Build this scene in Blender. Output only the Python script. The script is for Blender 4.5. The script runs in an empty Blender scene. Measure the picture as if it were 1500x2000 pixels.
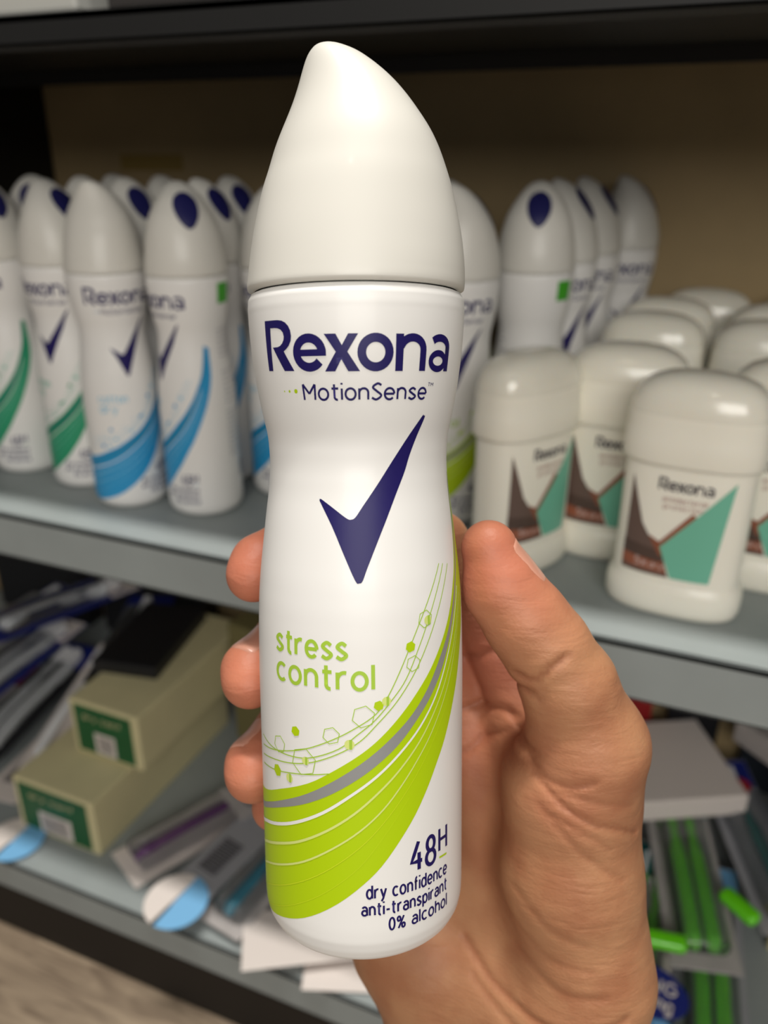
import bpy, bmesh, math, random
import numpy as np
from mathutils import Vector, Matrix
random.seed(7); rng = np.random.default_rng(3)
C = bpy.context.scene.collection
S = bpy.context.scene
# ------------------------------------------------------------------ camera
RIGHT = Vector((0.92286912, 0.38510647, 0.00236578))
UP = Vector((-0.15660853, 0.36967032, 0.91586987))
FWD = Vector((-0.35183286, 0.84559852, -0.40146828))
cd = bpy.data.cameras.new('camera'); cam = bpy.data.objects.new('camera', cd); C.objects.link(cam)
cam.matrix_world = Matrix(((RIGHT.x, UP.x, -FWD.x, 0), (RIGHT.y, UP.y, -FWD.y, 0), (RIGHT.z, UP.z, -FWD.z, 0), (0, 0, 0, 1)))
cd.sensor_fit = 'VERTICAL'; cd.sensor_height = 36.0; cd.lens = 28.8; cd.clip_start = 0.01; cd.clip_end = 30
cd.dof.use_dof = True; cd.dof.focus_distance = 0.196; cd.dof.aperture_fstop = 10.4
S.camera = cam
S.view_settings.view_transform = 'Standard'; S.view_settings.look = 'None'
S.view_settings.gamma = 1; S.view_settings.use_curve_mapping = False
S.view_settings.exposure = 0.0
# ------------------------------------------------------------------ light
w = bpy.data.worlds.new('store_air'); S.world = w; w.use_nodes = True
w.node_tree.nodes['Background'].inputs[0].default_value = (1.0, 0.965, 0.92, 1)
w.node_tree.nodes['Background'].inputs[1].default_value = 0.19
def area(name, loc, target, size, power, col, sy=None):
    l = bpy.data.lights.new(name, 'AREA'); l.energy = power; l.color = col
    l.shape = 'RECTANGLE'; l.size = size; l.size_y = sy or size
    o = bpy.data.objects.new(name, l); C.objects.link(o); o.location = loc
    o.rotation_euler = (Vector(target) - Vector(loc)).to_track_quat('-Z', 'Y').to_euler()
    return o
area('ceiling_strip_light', (-0.15, 0.23, 2.00), (-0.15, 0.36, -0.3), 1.1, 52, (1.0, 0.965, 0.90), 0.12)
area('front_fill_light', (0.50, -1.05, 0.50), (0.0, 0.3, -0.15), 1.0, 14, (1.0, 0.965, 0.905), 0.6)  # added fill behind the camera, standing in for bounce off the store
def spot_bulb(name, loc, power, r, col):
    l = bpy.data.lights.new(name, 'POINT'); l.energy = power; l.shadow_soft_size = r; l.color = col
    o = bpy.data.objects.new(name, l); C.objects.link(o); o.location = loc; return o
spot_bulb('downlight', (-0.05, -0.45, 1.10), 2, 0.025, (1.0, 0.9, 0.72))
# ------------------------------------------------------------------ materials
def lin(c):
    return tuple(((v/255)/12.92 if v/255 <= 0.04045 else ((v/255+0.055)/1.055)**2.4) for v in c)
MATS = {}
def mat(name, rgb, rough=0.5, metal=0.0, coat=0.0, noise=0.0, nscale=30, bump=0.0, bscale=200, trans=0.0, sss=0.0, emit=None, spec=0.5):
    if name in MATS: return MATS[name]
    m = bpy.data.materials.new(name); m.use_nodes = True; nt = m.node_tree; b = nt.nodes['Principled BSDF']
    c = (*lin(rgb), 1)
    b.inputs['Base Color'].default_value = c; b.inputs['Roughness'].default_value = rough
    b.inputs['Metallic'].default_value = metal; b.inputs['Coat Weight'].default_value = coat
    b.inputs['Coat Roughness'].default_value = 0.12; b.inputs['Transmission Weight'].default_value = trans
    b.inputs['Specular IOR Level'].default_value = spec
    if sss: 
        b.inputs['Subsurface Weight'].default_value = sss; b.inputs['Subsurface Scale'].default_value = 0.004
        b.inputs['Subsurface Radius'].default_value = (1, .8, .6)
    tc = nt.nodes.new('ShaderNodeTexCoord')
    if noise:
        n = nt.nodes.new('ShaderNodeTexNoise'); n.inputs['Scale'].default_value = nscale; n.inputs['Detail'].default_value = 4
        nt.links.new(tc.outputs['Object'], n.inputs['Vector'])
        mx = nt.nodes.new('ShaderNodeMix'); mx.data_type = 'RGBA'; mx.blend_type = 'MULTIPLY'; mx.inputs[0].default_value = 1
        cr = nt.nodes.new('ShaderNodeValToRGB'); cr.color_ramp.elements[0].position = .3; cr.color_ramp.elements[1].position = .7
        cr.color_ramp.elements[0].color = (1-noise,)*3+(1,); cr.color_ramp.elements[1].color = (1,1,1,1)
        nt.links.new(n.outputs['Fac'], cr.inputs[0]); mx.inputs[6].default_value = c
        nt.links.new(cr.outputs[0], mx.inputs[7]); nt.links.new(mx.outputs[2], b.inputs['Base Color'])
    if bump:
        n = nt.nodes.new('ShaderNodeTexNoise'); n.inputs['Scale'].default_value = bscale; n.inputs['Detail'].default_value = 3
        nt.links.new(tc.outputs['Object'], n.inputs['Vector'])
        bp = nt.nodes.new('ShaderNodeBump'); bp.inputs['Strength'].default_value = bump; bp.inputs['Distance'].default_value = .0005
        nt.links.new(n.outputs['Fac'], bp.inputs['Height']); nt.links.new(bp.outputs[0], b.inputs['Normal'])
    MATS[name] = m; return m
WHITE = mat('white lacquer', (236, 234, 231), .42, coat=.1)
CAPM = mat('white cap plastic', (218, 215, 207), .45, coat=.12)
NAVY = mat('navy print', (27, 18, 88), .42, spec=.3)
LIME = mat('lime print', (178, 207, 0), .35)
LIME2 = mat('soft green print', (165, 200, 60), .4)
PALE = mat('pale lime print', (214, 224, 130), .4)
YEL = mat('yellow lime print', (202, 220, 30), .4)
GREY = mat('silver grey print', (160, 160, 160), .35, metal=.3)
GRN = mat('jade print', (38, 150, 108), .4); GRND = mat('deep jade print', (20, 110, 100), .4); GRNL = mat('pale jade print', (120, 190, 170), .4)
BLU = mat('blue print', (36, 150, 205), .4); BLUD = mat('deep blue print', (20, 120, 160), .4); BLUL = mat('pale blue print', (150, 200, 225), .4)
NOZ = mat('navy nozzle plastic', (30, 30, 84), .4)
STKG = mat('green sticker', (60, 165, 25), .5)
STEEL = mat('grey painted shelf steel', (150, 157, 157), .5, noise=.08, nscale=25)
STEELD = mat('shaded dark shelf steel', (13, 13, 13), .6, noise=.1)  # near-black shelf steel, the shade under the upper board put into the colour
PANEL = mat('brown back panel', (182, 158, 116), .7, noise=.22, nscale=9)
# ------------------------------------------------------------------ helpers
def tag(o, label=None, cat=None, group=None, kind=None):
    if label: o['label'] = label
    if cat: o['category'] = cat
    if group: o['group'] = group
    if kind: o['kind'] = kind
    return o
def empty(name, loc=(0,0,0), rz=0, **k):
    o = bpy.data.objects.new(name, None); C.objects.link(o); o.location = loc; o.rotation_euler = (0,0,rz)
    o.empty_display_size = .02
    return tag(o, **k)
def link(name, me, parent=None, **k):
    o = bpy.data.objects.new(name, me); C.objects.link(o)
    if parent: o.parent = parent
    return tag(o, **k)
class MB:
    def __init__(s): s.v = []; s.f = []; s.m = []; s.mats = []
    def slot(s, m):
        if m not in s.mats: s.mats.append(m)
        return s.mats.index(m)
    def add(s, vs, fs, m):
        k = len(s.v); i = s.slot(m); s.v += [tuple(p) for p in vs]
        for f in fs: s.f.append(tuple(q+k for q in f)); s.m.append(i)
    def build(s, name, parent=None, smooth=True, **k):
        me = bpy.data.meshes.new(name); me.from_pydata(s.v, [], s.f); me.update()
        for m in s.mats: me.materials.append(m)
        me.polygons.foreach_set('material_index', s.m)
        me.polygons.foreach_set('use_smooth', [smooth]*len(me.polygons)); me.update()
        return link(name, me, parent, **k)
def box_bm(x0, x1, y0, y1, z0, z1, bev=.001, seg=2):
    bm = bmesh.new(); bmesh.ops.create_cube(bm, size=1)
    for v in bm.verts:
        v.co = Vector(((x0+x1)/2+v.co.x*(x1-x0), (y0+y1)/2+v.co.y*(y1-y0), (z0+z1)/2+v.co.z*(z1-z0)))
    if bev: bmesh.ops.bevel(bm, geom=bm.edges[:], offset=bev, segments=seg, affect='EDGES', profile=.5)
    return bm
def from_bm(name, bm, m, parent=None, smooth=False, **k):
    me = bpy.data.meshes.new(name); bm.to_mesh(me); bm.free(); me.materials.append(m)
    me.polygons.foreach_set('use_smooth', [smooth]*len(me.polygons))
    return link(name, me, parent, **k)
def box(name, ext, m, parent=None, bev=.001, **k):
    return from_bm(name, box_bm(*ext, bev=bev), m, parent, **k)
def catmull(pts, n=8, closed=False):
    P = [np.array(p, float) for p in pts]
    if len(P) < 3: return [P[0]+(P[1]-P[0])*t for t in np.linspace(0,1,n+1)]
    Q = [2*P[0]-P[1]]+P+[2*P[-1]-P[-2]]; out = []
    for i in range(1, len(Q)-2):
        a, b, c, d = Q[i-1:i+3]
        for t in np.arange(n)/n:
            out.append(.5*((2*b)+(-a+c)*t+(2*a-5*b+4*c-d)*t*t+(-a+3*b-3*c+d)*t**3))
    out.append(P[-1]); return out
def lathe(mb, prof, m, seg=96, off=lambda z: (0,0), sy=lambda z: 1, close_top=False, close_bot=False):
    n = len(prof); vs = []
    for r, z in prof:
        ox, oy = off(z); k = sy(z)
        for i in range(seg):
            a = 2*math.pi*i/seg; vs.append((ox+r*math.cos(a), oy+r*k*math.sin(a), z))
    fs = [(j*seg+i, j*seg+(i+1) % seg, (j+1)*seg+(i+1) % seg, (j+1)*seg+i) for j in range(n-1) for i in range(seg)]
    if close_top: fs.append(tuple((n-1)*seg+i for i in range(seg)))
    if close_bot: fs.append(tuple(seg-1-i for i in range(seg)))
    mb.add(vs, fs, m)
# ------------------------------------------------------------------ artwork printed on curved surfaces (millimetres: u along the surface, z up)
def arc(cx, cy, rx, ry, a0, a1, n=None):
    n = n or max(6, int(abs(a1-a0)/12))
    return [(cx+rx*math.cos(math.radians(a)), cy+ry*math.sin(math.radians(a))) for a in np.linspace(a0, a1, n+1)]
def ribbon(mb, surf, pts, wd, m, lay=1, cap=False, w1=None):
    P = [np.array(p, float) for p in pts]
    Q = [P[0]]
    for a, b in zip(P, P[1:]):
        k = max(1, int(np.hypot(*(b-a))/1.5)); Q += [a+(b-a)*t for t in np.linspace(0,1,k+1)[1:]]
    T = []
    for i in range(len(Q)):
        t = Q[min(i+1, len(Q)-1)]-Q[max(i-1, 0)]
        if i in (0, len(Q)-1) and np.hypot(*(Q[0]-Q[-1])) < .01: t = Q[1]-Q[-2]
        T.append(t/(np.hypot(*t)+1e-9))
    vs = []; nx = 2 if wd < .8 else 4
    for i, (q, t) in enumerate(zip(Q, T)):
        ww = wd if w1 is None else wd+(w1-wd)*i/(len(Q)-1)
        nn = np.array([-t[1], t[0]])
        for j in range(nx): vs.append(surf(*(q+nn*ww*(j/(nx-1)-.5)), lay))
    fs = [(i*nx+j, (i+1)*nx+j, (i+1)*nx+j+1, i*nx+j+1) for i in range(len(Q)-1) for j in range(nx-1)]
    mb.add(vs, fs, m)
    if cap:
        for q in (Q[0], Q[-1]): disc(mb, surf, q[0], q[1], wd/2, m, lay)
def disc(mb, surf, x, z, r, m, lay=1, n=14, rz=None, a0=0):
    rz = rz or r
    vs = [surf(x, z, lay)]+[surf(x+r*math.cos(a0+2*math.pi*i/n), z+rz*math.sin(a0+2*math.pi*i/n), lay) for i in range(n)]
    mb.add(vs, [(0, 1+i, 1+(i+1) % n) for i in range(n)], m)
def fill(mb, surf, poly, m, lay=1, step=1.3):
    bm = bmesh.new(); vs = [bm.verts.new((p[0], p[1], 0)) for p in poly]
    es = [bm.edges.new((vs[i], vs[(i+1) % len(vs)])) for i in range(len(vs))]
    bmesh.ops.triangle_fill(bm, use_beauty=True, edges=es)
    xs = [p[0] for p in poly]; zs = [p[1] for p in poly]
    for x in np.arange(min(xs)+step, max(xs), step):
        bmesh.ops.bisect_plane(bm, geom=bm.verts[:]+bm.edges[:]+bm.faces[:], plane_co=(x,0,0), plane_no=(1,0,0))
    for z in np.arange(min(zs)+1.5, max(zs), 1.5):
        bmesh.ops.bisect_plane(bm, geom=bm.verts[:]+bm.edges[:]+bm.faces[:], plane_co=(0,z,0), plane_no=(0,1,0))
    bm.verts.index_update()
    mb.add([surf(v.co.x, v.co.y, lay) for v in bm.verts], [tuple(v.index for v in f.verts) for f in bm.faces], m); bm.free()
G = {
 'o': (.9, [arc(.45,.5,.45,.5,0,360)]), 'c': (.8, [arc(.45,.5,.45,.5,48,312)]),
 'e': (.9, [arc(.45,.5,.45,.5,0,318), [(0,.5),(.9,.5)]]),
 'n': (.8, [[(0,0),(0,1)], arc(.4,.6,.4,.4,180,0)+[(.8,0)]]), 'r': (.55, [[(0,0),(0,1)], arc(.45,.55,.45,.45,180,75)]),
 's': (.74, [[tuple(q) for q in catmull([(.72,.84),(.4,1),(.07,.76),(.4,.5),(.74,.25),(.38,0),(0,.15)],5)]]),
 't': (.6, [[(.25,1.38),(.25,.25)]+arc(.5,.25,.25,.25,180,280), [(0,1),(.62,1)]]),
 'a': (.8, [arc(.4,.29,.4,.29,0,360), [(.8,0),(.8,.65)]+arc(.42,.65,.38,.35,0,150)]),
 'l': (0, [[(0,0),(0,1.45)]]), 'i': (0, [[(0,0),(0,1)], [(0,1.34),(0,1.5)]]),
 'd': (.85, [arc(.42,.5,.42,.5,0,360), [(.85,0),(.85,1.45)]]),
 'f': (.55, [[(.22,0),(.22,1.1)]+arc(.5,1.1,.28,.33,180,90), [(0,.95),(.55,.95)]]),
 'y': (.8, [[(0,1),(.42,.05)], [(.82,1),(.35,-.1),(.1,-.4)]]), 'p': (.82, [[(0,1),(0,-.42)], arc(.41,.5,.41,.5,0,360)]),
 'h': (.8, [[(0,0),(0,1.45)], arc(.4,.6,.4,.4,180,0)+[(.8,0)]]), '-': (.5, [[(0,.5),(.55,.5)]]), ' ': (.35, []),
 '0': (.75, [arc(.37,.7,.37,.7,0,360)]), '%': (1.1, [arc(.22,1.12,.22,.26,0,360), arc(.88,.28,.22,.26,0,360), [(.95,1.4),(.15,0)]]),
 '4': (.85, [[(.55,1.4),(0,.42),(.85,.42)], [(.6,.85),(.6,0)]]), '8': (.8, [arc(.4,1.05,.33,.35,0,360), arc(.4,.36,.4,.36,0,360)]),
 'H': (.85, [[(0,0),(0,1.4)], [(.85,0),(.85,1.4)], [(0,.7),(.85,.7)]]), 'M': (1.2, [[(.05,0),(0,1.4)], [(0,1.4),(.6,.55)], [(.6,.55),(1.2,1.4)], [(1.2,1.4),(1.15,0)]]),
 'S': (.85, [[tuple(q) for q in catmull([(.85,1.28),(.5,1.42),(.08,1.1),(.42,.76),(.86,.36),(.42,0),(0,.16)],5)]]),
 'T': (.8, [[(0,1.4),(.8,1.4)], [(.4,1.4),(.4,0)]]), 'x': (.8, [[(0,0),(.8,1)], [(0,1),(.8,0)]]), '5': (.75, [[(.7,1.4),(.1,1.4),(.05,.8)]+arc(.33,.47,.4,.45,125,-140)]),
 'u': (.8, [[(0,1),(0,.4)]+arc(.4,.4,.4,.4,180,360), [(.8,1),(.8,0)]]), 'g': (.85, [arc(.42,.5,.42,.5,0,360), [(.85,1),(.85,-.1)]+arc(.45,-.1,.4,.32,0,-140)]),
 'm': (1.3, [[(0,0),(0,1)], arc(.33,.65,.33,.35,180,0)+[(.66,0)], arc(.98,.65,.33,.35,180,0)+[(1.31,0)]]),
 'O': (1, [arc(.5,.7,.5,.7,0,360)]), 'C': (.95, [arc(.5,.7,.5,.7,48,312)]), 'L': (.7, [[(0,1.4),(0,0),(.7,0)]]), 'A': (1, [[(0,0),(.5,1.4),(1,0)], [(.2,.45),(.8,.45)]]), 'N': (.9, [[(0,0),(0,1.4)], [(0,1.4),(.9,0)], [(.9,0),(.9,1.4)]]),
 'G': (1, [arc(.5,.7,.5,.7,50,360)+[(.6,.7)]]), 'I': (0, [[(0,0),(0,1.4)]]),
}
def text(mb, surf, s, x, z, xh, sx, m, wd, gap=.42, x1=None, lay=2, cap=False):
    wtot = sum(G[c][0] for c in s)+gap*(len(s)-1)
    if x1 is not None: sx = (x1-x)/(wtot*xh)
    cx = x
    for c in s:
        for st in G[c][1]: ribbon(mb, surf, [(cx+p[0]*xh*sx, z+p[1]*xh) for p in st], wd, m, lay, cap)
        cx += (G[c][0]+gap)*xh*sx
R_POLY = [(-23.21,155.46),(-18.6,155.4),(-17.3,155.22),(-16.2,154.75),(-15.4,154.0),(-14.88,153.0),(-14.72,151.8),(-14.95,150.7),(-15.6,149.7),(-16.4,149.0),(-17.25,148.51),(-14.62,144.14),(-17.61,144.2),(-20.82,149.49),(-19.16,149.52),(-18.3,149.75),(-17.55,150.3),(-17.05,151.0),(-16.88,151.8),(-17.1,152.65),(-17.7,153.25),(-18.6,153.6),(-19.64,153.71),(-21.2,153.74),(-21.74,144.29),(-23.46,144.33)]
TICK = [(19.11,133.95),(19.51,133.48),(17.33,128.78),(15.4,124.96),(13.93,121.49),(11.54,117.39),(8.72,112.31),(5.55,106.22),(2.68,100.08),(1.4,97.0),(0.58,96.5),(-0.33,97.02),(-2.94,102.54),(-6.13,109.07),(-9.58,114.49),(-9.93,115.0),(-9.5,115.36),(-6.29,113.55),(-2.56,111.19),(-1.37,110.85),(-0.19,111.36),(1.84,113.91),(6.11,119.0),(10.61,124.44),(14.67,129.22),(18.59,133.86)]
TICK = [tuple(p) for p in catmull(TICK+[TICK[0]],3)[:-1]]
C0 = [(-48,37.6),(-36,38.6),(-29,40.4),(-21.88,43.55),(-12.96,47.53),(-7.0,51.18),(0.59,56.28),(5.32,60.15),(9.86,64.64),(14.39,69.63),(18.71,74.68),(22.8,80.51),(26.17,86.17),(29.14,92.36),(32.0,98.4),(34.5,106.4),(37,120)]
C1 = [(-48,33.8),(-36,34.6),(-29,37.2),(-20.74,41.1),(-13.03,44.99),(-4.95,50.05),(2.37,55.27),(7.91,59.84),(13.08,64.62),(17.6,70.05),(21.45,75.92),(25.61,82.49),(29.1,89.71),(31.9,96),(34.5,104),(37.2,119)]
C2 = [(-48,32.4),(-36,33),(-29,35.6),(-22.11,38.65),(-14.46,41.9),(-8.08,45.16),(-2.0,48.91),(3.42,52.75),(9.04,57.4),(13.92,62.55),(18.55,67.93),(22.58,73.73),(26.32,80.79),(29.64,88.43),(32.6,95.5),(35.2,103),(37.5,118)]
CE = [(-48,6.0),(-36,5.8),(-29,7.0),(-19.72,10.0),(-12.58,13.44),(-5.53,18.21),(0.52,23.31),(5.01,27.72),(9.66,33.61),(13.83,39.26),(17.55,45.22),(20.6,50.5),(23.8,55.85),(28.41,65.36),(32.19,74.05),(36.22,84.84),(40,100),(41,118)]
L1 = [(-48,29.2),(-36,29.6),(-31.0,31.15),(-23.77,33.64),(-16.54,36.75),(-8.96,40.97),(-2.08,45.89),(4.13,50.55),(9.81,55.62),(15.24,61.1),(20.12,67.51),(24.61,75.48),(28.14,83.02),(32,92)]
L2 = [(-48,23.2),(-36,23.6),(-31,25.43),(-22.61,28.96),(-15.72,32.03),(-8.27,36.4),(-1.42,41.3),(4.45,46.44),(9.6,51.39),(15.04,57.42),(19.61,63.65),(23.72,70.08),(28.45,78.73),(33,90)]
L3 = [(-48,17.2),(-36,17.7),(-31,19.7),(-22.22,23.44),(-14.44,27.22),(-6.8,32.12),(-0.03,37.05),(5.51,42.1),(10.15,47.53),(14.3,52.85),(18.59,58.58),(23.73,66.74),(28.06,75.17),(34,90)]
L4 = [(-48,11.2),(-36,11.7),(-31,13.7),(-21.16,18.48),(-12.75,23.31),(-5.34,28.57),(1.39,34.29),(6.99,40.36),(11.34,45.73),(15.32,50.95),(20.31,58.12),(25.86,67.23),(34,86)]
L5 = [(-31.81,7.76),(-22.11,12.35),(-13.82,17.12),(-7.0,21.99),(-0.15,28.06),(5.31,34.91),(12,44)]
TA = [(23.25,99.03),(17.11,89.1),(13.36,82.38),(10.0,75.55),(6.87,69.69),(3.92,65.69),(-1.12,62.3),(-6.27,59.41),(-12.73,56.37),(-18.52,54.37),(-25.0,52.65),(-32,51.4)]
TB = [(24.94,98.76),(19.65,89.39),(15.52,81.28),(11.54,73.48),(7.6,68.5),(3.54,64.04),(-0.43,60.81),(-4.83,57.27),(-11.93,54.22),(-17.51,53.29),(-24.99,53.15),(-32,54.0)]
TC = [(27.26,98.37),(22.58,89.95),(18.4,82.22),(14.06,74.9),(9.1,68.31),(4.26,63.24),(0.27,59.3),(-4.85,56.13),(-11.54,53.15),(-17.57,51.52),(-25.14,50.2),(-32,48.83)]
TD = [(-32,46.44),(-23.74,47.72),(-17.65,48.96),(-12.04,49.98),(-7.2,50.97)]
def brand_word(mb, surf, m, bold=1.0, lay=2):
    fill(mb, surf, R_POLY, m, lay)
    w_ = 1.95*bold
    ribbon(mb, surf, arc(-10.35,148.03,3.2,3.15,0,322), w_, m, lay)
    ribbon(mb, surf, [(-13.3,148.0),(-6.2,148.0)], 1.45*bold, m, lay)
    fill(mb, surf, [(-6.55,151.95),(-3.9,151.95),(-2.55,149.5),(-1.1,151.95),(1.1,151.95),(-1.35,148.1),(1.45,143.9),(-1.25,143.9),(-2.75,146.5),(-4.25,143.9),(-6.65,143.9),(-3.95,148.1)], m, lay)
    ribbon(mb, surf, arc(5.0,147.95,3.15,3.15,0,360), w_, m, lay)
    ribbon(mb, surf, [(10.6,143.9),(10.6,151.95)], 1.9*bold, m, lay)
    ribbon(mb, surf, [(10.6,149.3)]+arc(13.9,148.6,3.0,2.6,160,0)+[(16.9,143.95)], 1.8*bold, m, lay)
    ribbon(mb, surf, arc(21.9,146.2,2.5,1.75,0,360), 1.45*bold, m, lay)
    ribbon(mb, surf, [(25.3,143.95),(25.3,149.3)]+arc(22.2,149.3,3.1,2.05,0,140), 1.7*bold, m, lay)
PROF = [(0,19.5),(0.6,21.6),(1.6,23.4),(3,24.7),(5,25.7),(7.5,26.2),(10,26.35),(54.5,26.35),(68.6,26.35),(82.4,26.1),(89.2,25.8),(95.9,25.2),(102.6,24.35),(109.2,23.5),(115.8,22.55),(122.3,22.05),(128.7,22.35),(135.1,23.75),(141.4,24.85),(147.7,25.7),(153.9,26.2),(159,26.4),(161.2,26.25),(162.6,25.5),(163.1,24.3)]
PZ = np.array([p[0] for p in PROF]); PR = np.array([p[1] for p in PROF])
_zz = np.linspace(0,163.1,340); _rr = np.interp(_zz, PZ, PR)
_k = np.ones(9)/9; _rs = np.convolve(np.pad(_rr,4,mode='edge'), _k, 'valid'); _rs = np.where((_zz < 9)|(_zz > 158), _rr, _rs)
def rad(z): return float(np.interp(z, _zz, _rs))
def can_surf(u, z, lay):     # u = 0 faces -Y, positive to +X
    th = u/26.35; r = rad(z)+.035*lay
    return (r*math.sin(th)/1000, -r*math.cos(th)/1000, z/1000)
def hexring(mb, surf, x, z, r, m, wd=.22, sx=1.0):
    ps = [(x+r*sx*math.cos(math.pi/3*i+.3), z+r*math.sin(math.pi/3*i+.3)) for i in range(7)]
    ribbon(mb, surf, ps, wd, m, 3)
def can_body(name, parent, sch, seg=160):
    main, dark, soft, pal, yel, detail = sch
    mb = MB()
    vs = []; pr_ = [(rad(z)/1000, z/1000) for z in _zz]
    lathe(mb, [(.0165,.0035),(.0185,.0015),(.0195,0)]+pr_, WHITE, seg=seg, close_bot=True)
    sf = can_surf
    brand_word(mb, sf, NAVY); fill(mb, sf, TICK, NAVY, 2)
    text(mb, sf, 'MotionSense', -12.7, 137.75, 2.45, 1, NAVY, .52, x1=18.8, gap=.33)
    text(mb, sf, 'TM', 19.3, 140.6, .55, 1, NAVY, .14, x1=21.0)
    for x, r in ((-18.6,.18),(-16.9,.3),(-14.9,.5)): disc(mb, sf, x, 139.7, r, main, 2, n=18)
    fill(mb, sf, [tuple(p) for p in catmull(C0,3)]+[tuple(p) for p in catmull(CE,3)][::-1], main, 1)
    fill(mb, sf, [tuple(p) for p in catmull(C1,3)]+[tuple(p) for p in catmull(C2,3)][::-1], dark, 2)
    for L, a, b, m in ((L1,1.05,.3,WHITE),(L2,.85,.2,pal),(L3,.65,.15,pal),(L4,.26,.08,yel),(L5,.14,.06,yel)):
        ribbon(mb, sf, catmull(L,4), a, m, 3, w1=b)
    words = detail['words']
    for s, x, x1, z, xh in words: text(mb, sf, s, x, z, xh, 1, soft, .9, x1=x1, gap=.4)
    for L in (TA,TB,TC,TD): ribbon(mb, sf, catmull(L,5), .26, soft, 2)
    for x, z, r in ((17.15,86.82,2.1),(13.46,76.78,1.9),(1.13,65.27,2.7),(-6.51,60.44,2.1),(-22.0,55.06,2.2),(-13.93,52.84,3.5)): hexring(mb, sf, x, z, r, soft)
    for x, z, r in ((12.75,80.9,1.35),(4.73,67.79,1.25),(-16.12,59.95,1.3),(-23.18,47.93,1.6)): disc(mb, sf, x, z, r, main, 3, n=6, a0=.3)
    for x, z, r in ((17.91,86.46,1.1),(6.56,68.69,1.1),(-2.18,58.53,1.2),(-13.34,53.17,1.0),(-18.51,47.5,1.1)):
        disc(mb, sf, x, z, r, pal, 3, n=16); ribbon(mb, sf, [(x+.25*r,z-r),(x+.25*r,z+r)], .55*r, soft, 4)
    text(mb, sf, '48', 12.6, 24.8, 5.2, 1, NAVY, 1.0, x1=19.9, gap=.35)
    text(mb, sf, 'H', 21.5, 27.0, 4.1, 1, NAVY, .85, x1=24.4)
    ribbon(mb, sf, [(21.5,25.2),(24.5,25.0)], .5, main, 2)
    text(mb, sf, 'dry confidence', 1.4, 19.75, 2.3, 1, NAVY, .5, x1=24.5)
    text(mb, sf, 'anti-transpirant', 0.2, 15.4, 2.2, 1, NAVY, .5, x1=24.5)
    text(mb, sf, '0% alcohol', 6.8, 11.0, 2.2, 1, NAVY, .5, x1=24.5)
    if detail.get('back'):
        for i in range(26):
            z = 128-i*3.4
            if i in (6, 7, 15): continue
            text(mb, sf, random.choice(['anti-transpirant', 'dry confidence', '0% alcohol']), 50, z, 1.0, 1, NAVY, .22, x1=74-random.random()*8)
        for i in range(18): ribbon(mb, sf, [(62+i*.9,24),(62+i*.9,36)], .3+.3*(i % 3)/2, NAVY, 2)
    return mb.build('can_body', parent)
CAPZ = [(163.6,26.25,0),(164.2,26.4,0),(168.6,26.2,.3),(177,25.1,.5),(187.3,22.75,.5),(191,21.5,.6),(196,19.8,.4),(200,17.95,.2),(205.9,14.5,-.5),(208.8,12.7,-1.1),(211.4,10.9,-1.9),(214,8.8,-3.1),(216.1,6.8,-4.2),(217.4,4.9,-5.2),(218.2,3.3,-5.9),(218.6,1.6,-6.4),(218.7,.3,-6.7)]
def cap_geo(name, parent, seg=96):
    z = np.array([c[0] for c in CAPZ]); r = np.array([c[1] for c in CAPZ]); o = np.array([c[2] for c in CAPZ])*1.17
    cc = np.array(catmull(np.stack([z,r,o],1), 8)); s_ = np.concatenate([[0],np.cumsum(np.hypot(np.diff(cc[:,0]),np.diff(cc[:,1])))]); tt = np.linspace(0, s_[-1], 90)
    zi, ri, oi = [np.interp(tt, s_, cc[:,q]) for q in range(3)]
    k = np.ones(7)/7
    def sm(a): b = np.convolve(np.pad(a,3,mode='edge'),k,'valid'); b[:4] = a[:4]; b[-3:] = a[-3:]; return b
    ri, oi = sm(sm(ri)), sm(sm(oi))
    vs = [(24.6/1000*math.cos(2*math.pi*i/seg), 24.6/1000*math.sin(2*math.pi*i/seg), .1633) for i in range(seg)]
    for zz, rr, oo in zip(zi, ri, oi):
        e = 1+.16*(lambda q: q*q*(3-2*q))(min(1, max(0, (zz-172)/42)))
        rr = rr/math.sqrt(.72+.28*e*e)
        for i in range(seg):
            a = 2*math.pi*i/seg; vs.append(((oo+rr*math.cos(a))/1000, rr*e*math.sin(a)/1000, zz/1000))
    n = 91
    fs = [(j*seg+i, j*seg+(i+1) % seg, (j+1)*seg+(i+1) % seg, (j+1)*seg+i) for j in range(n-1) for i in range(seg)]
    fs.append(tuple((n-1)*seg+i for i in range(seg)))
    mb = MB(); mb.add(vs, fs, CAPM); cap = mb.build('cap', parent)
    # navy spray outlet: oval on the +X slope
    def cs(y, t):      # t = height along slope
        rr = np.interp(t, zi, ri); oo = np.interp(t, zi, oi); e = 1+.16*(lambda q: q*q*(3-2*q))(min(1, max(0, (t-172)/42)))
        s_ = max(-1, min(1, y/(rr*e))); a = math.asin(s_)
        return ((oo+rr*math.cos(a)+.25)/1000, y/1000, (t+.2)/1000)
    mb = MB(); rings = 7; sg = 36; vs = [cs(0, 202)]
    for j in range(1, rings+1):
        for i in range(sg):
            a = 2*math.pi*i/sg; f = j/rings
            tz = 202+f*(10.5*math.sin(a)); wy = 7.6*f*math.cos(a)*(1+.22*math.sin(a)-.12*math.sin(a)**4)
            vs.append(cs(wy, tz))
    fs = [(0,1+i,1+(i+1) % sg) for i in range(sg)]+[(1+(j-1)*sg+i, 1+j*sg+i, 1+j*sg+(i+1) % sg, 1+(j-1)*sg+(i+1) % sg) for j in range(1, rings) for i in range(sg)]
    mb.add(vs, fs, NOZ); mb.build('spray_outlet', cap)
    return cap
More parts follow.
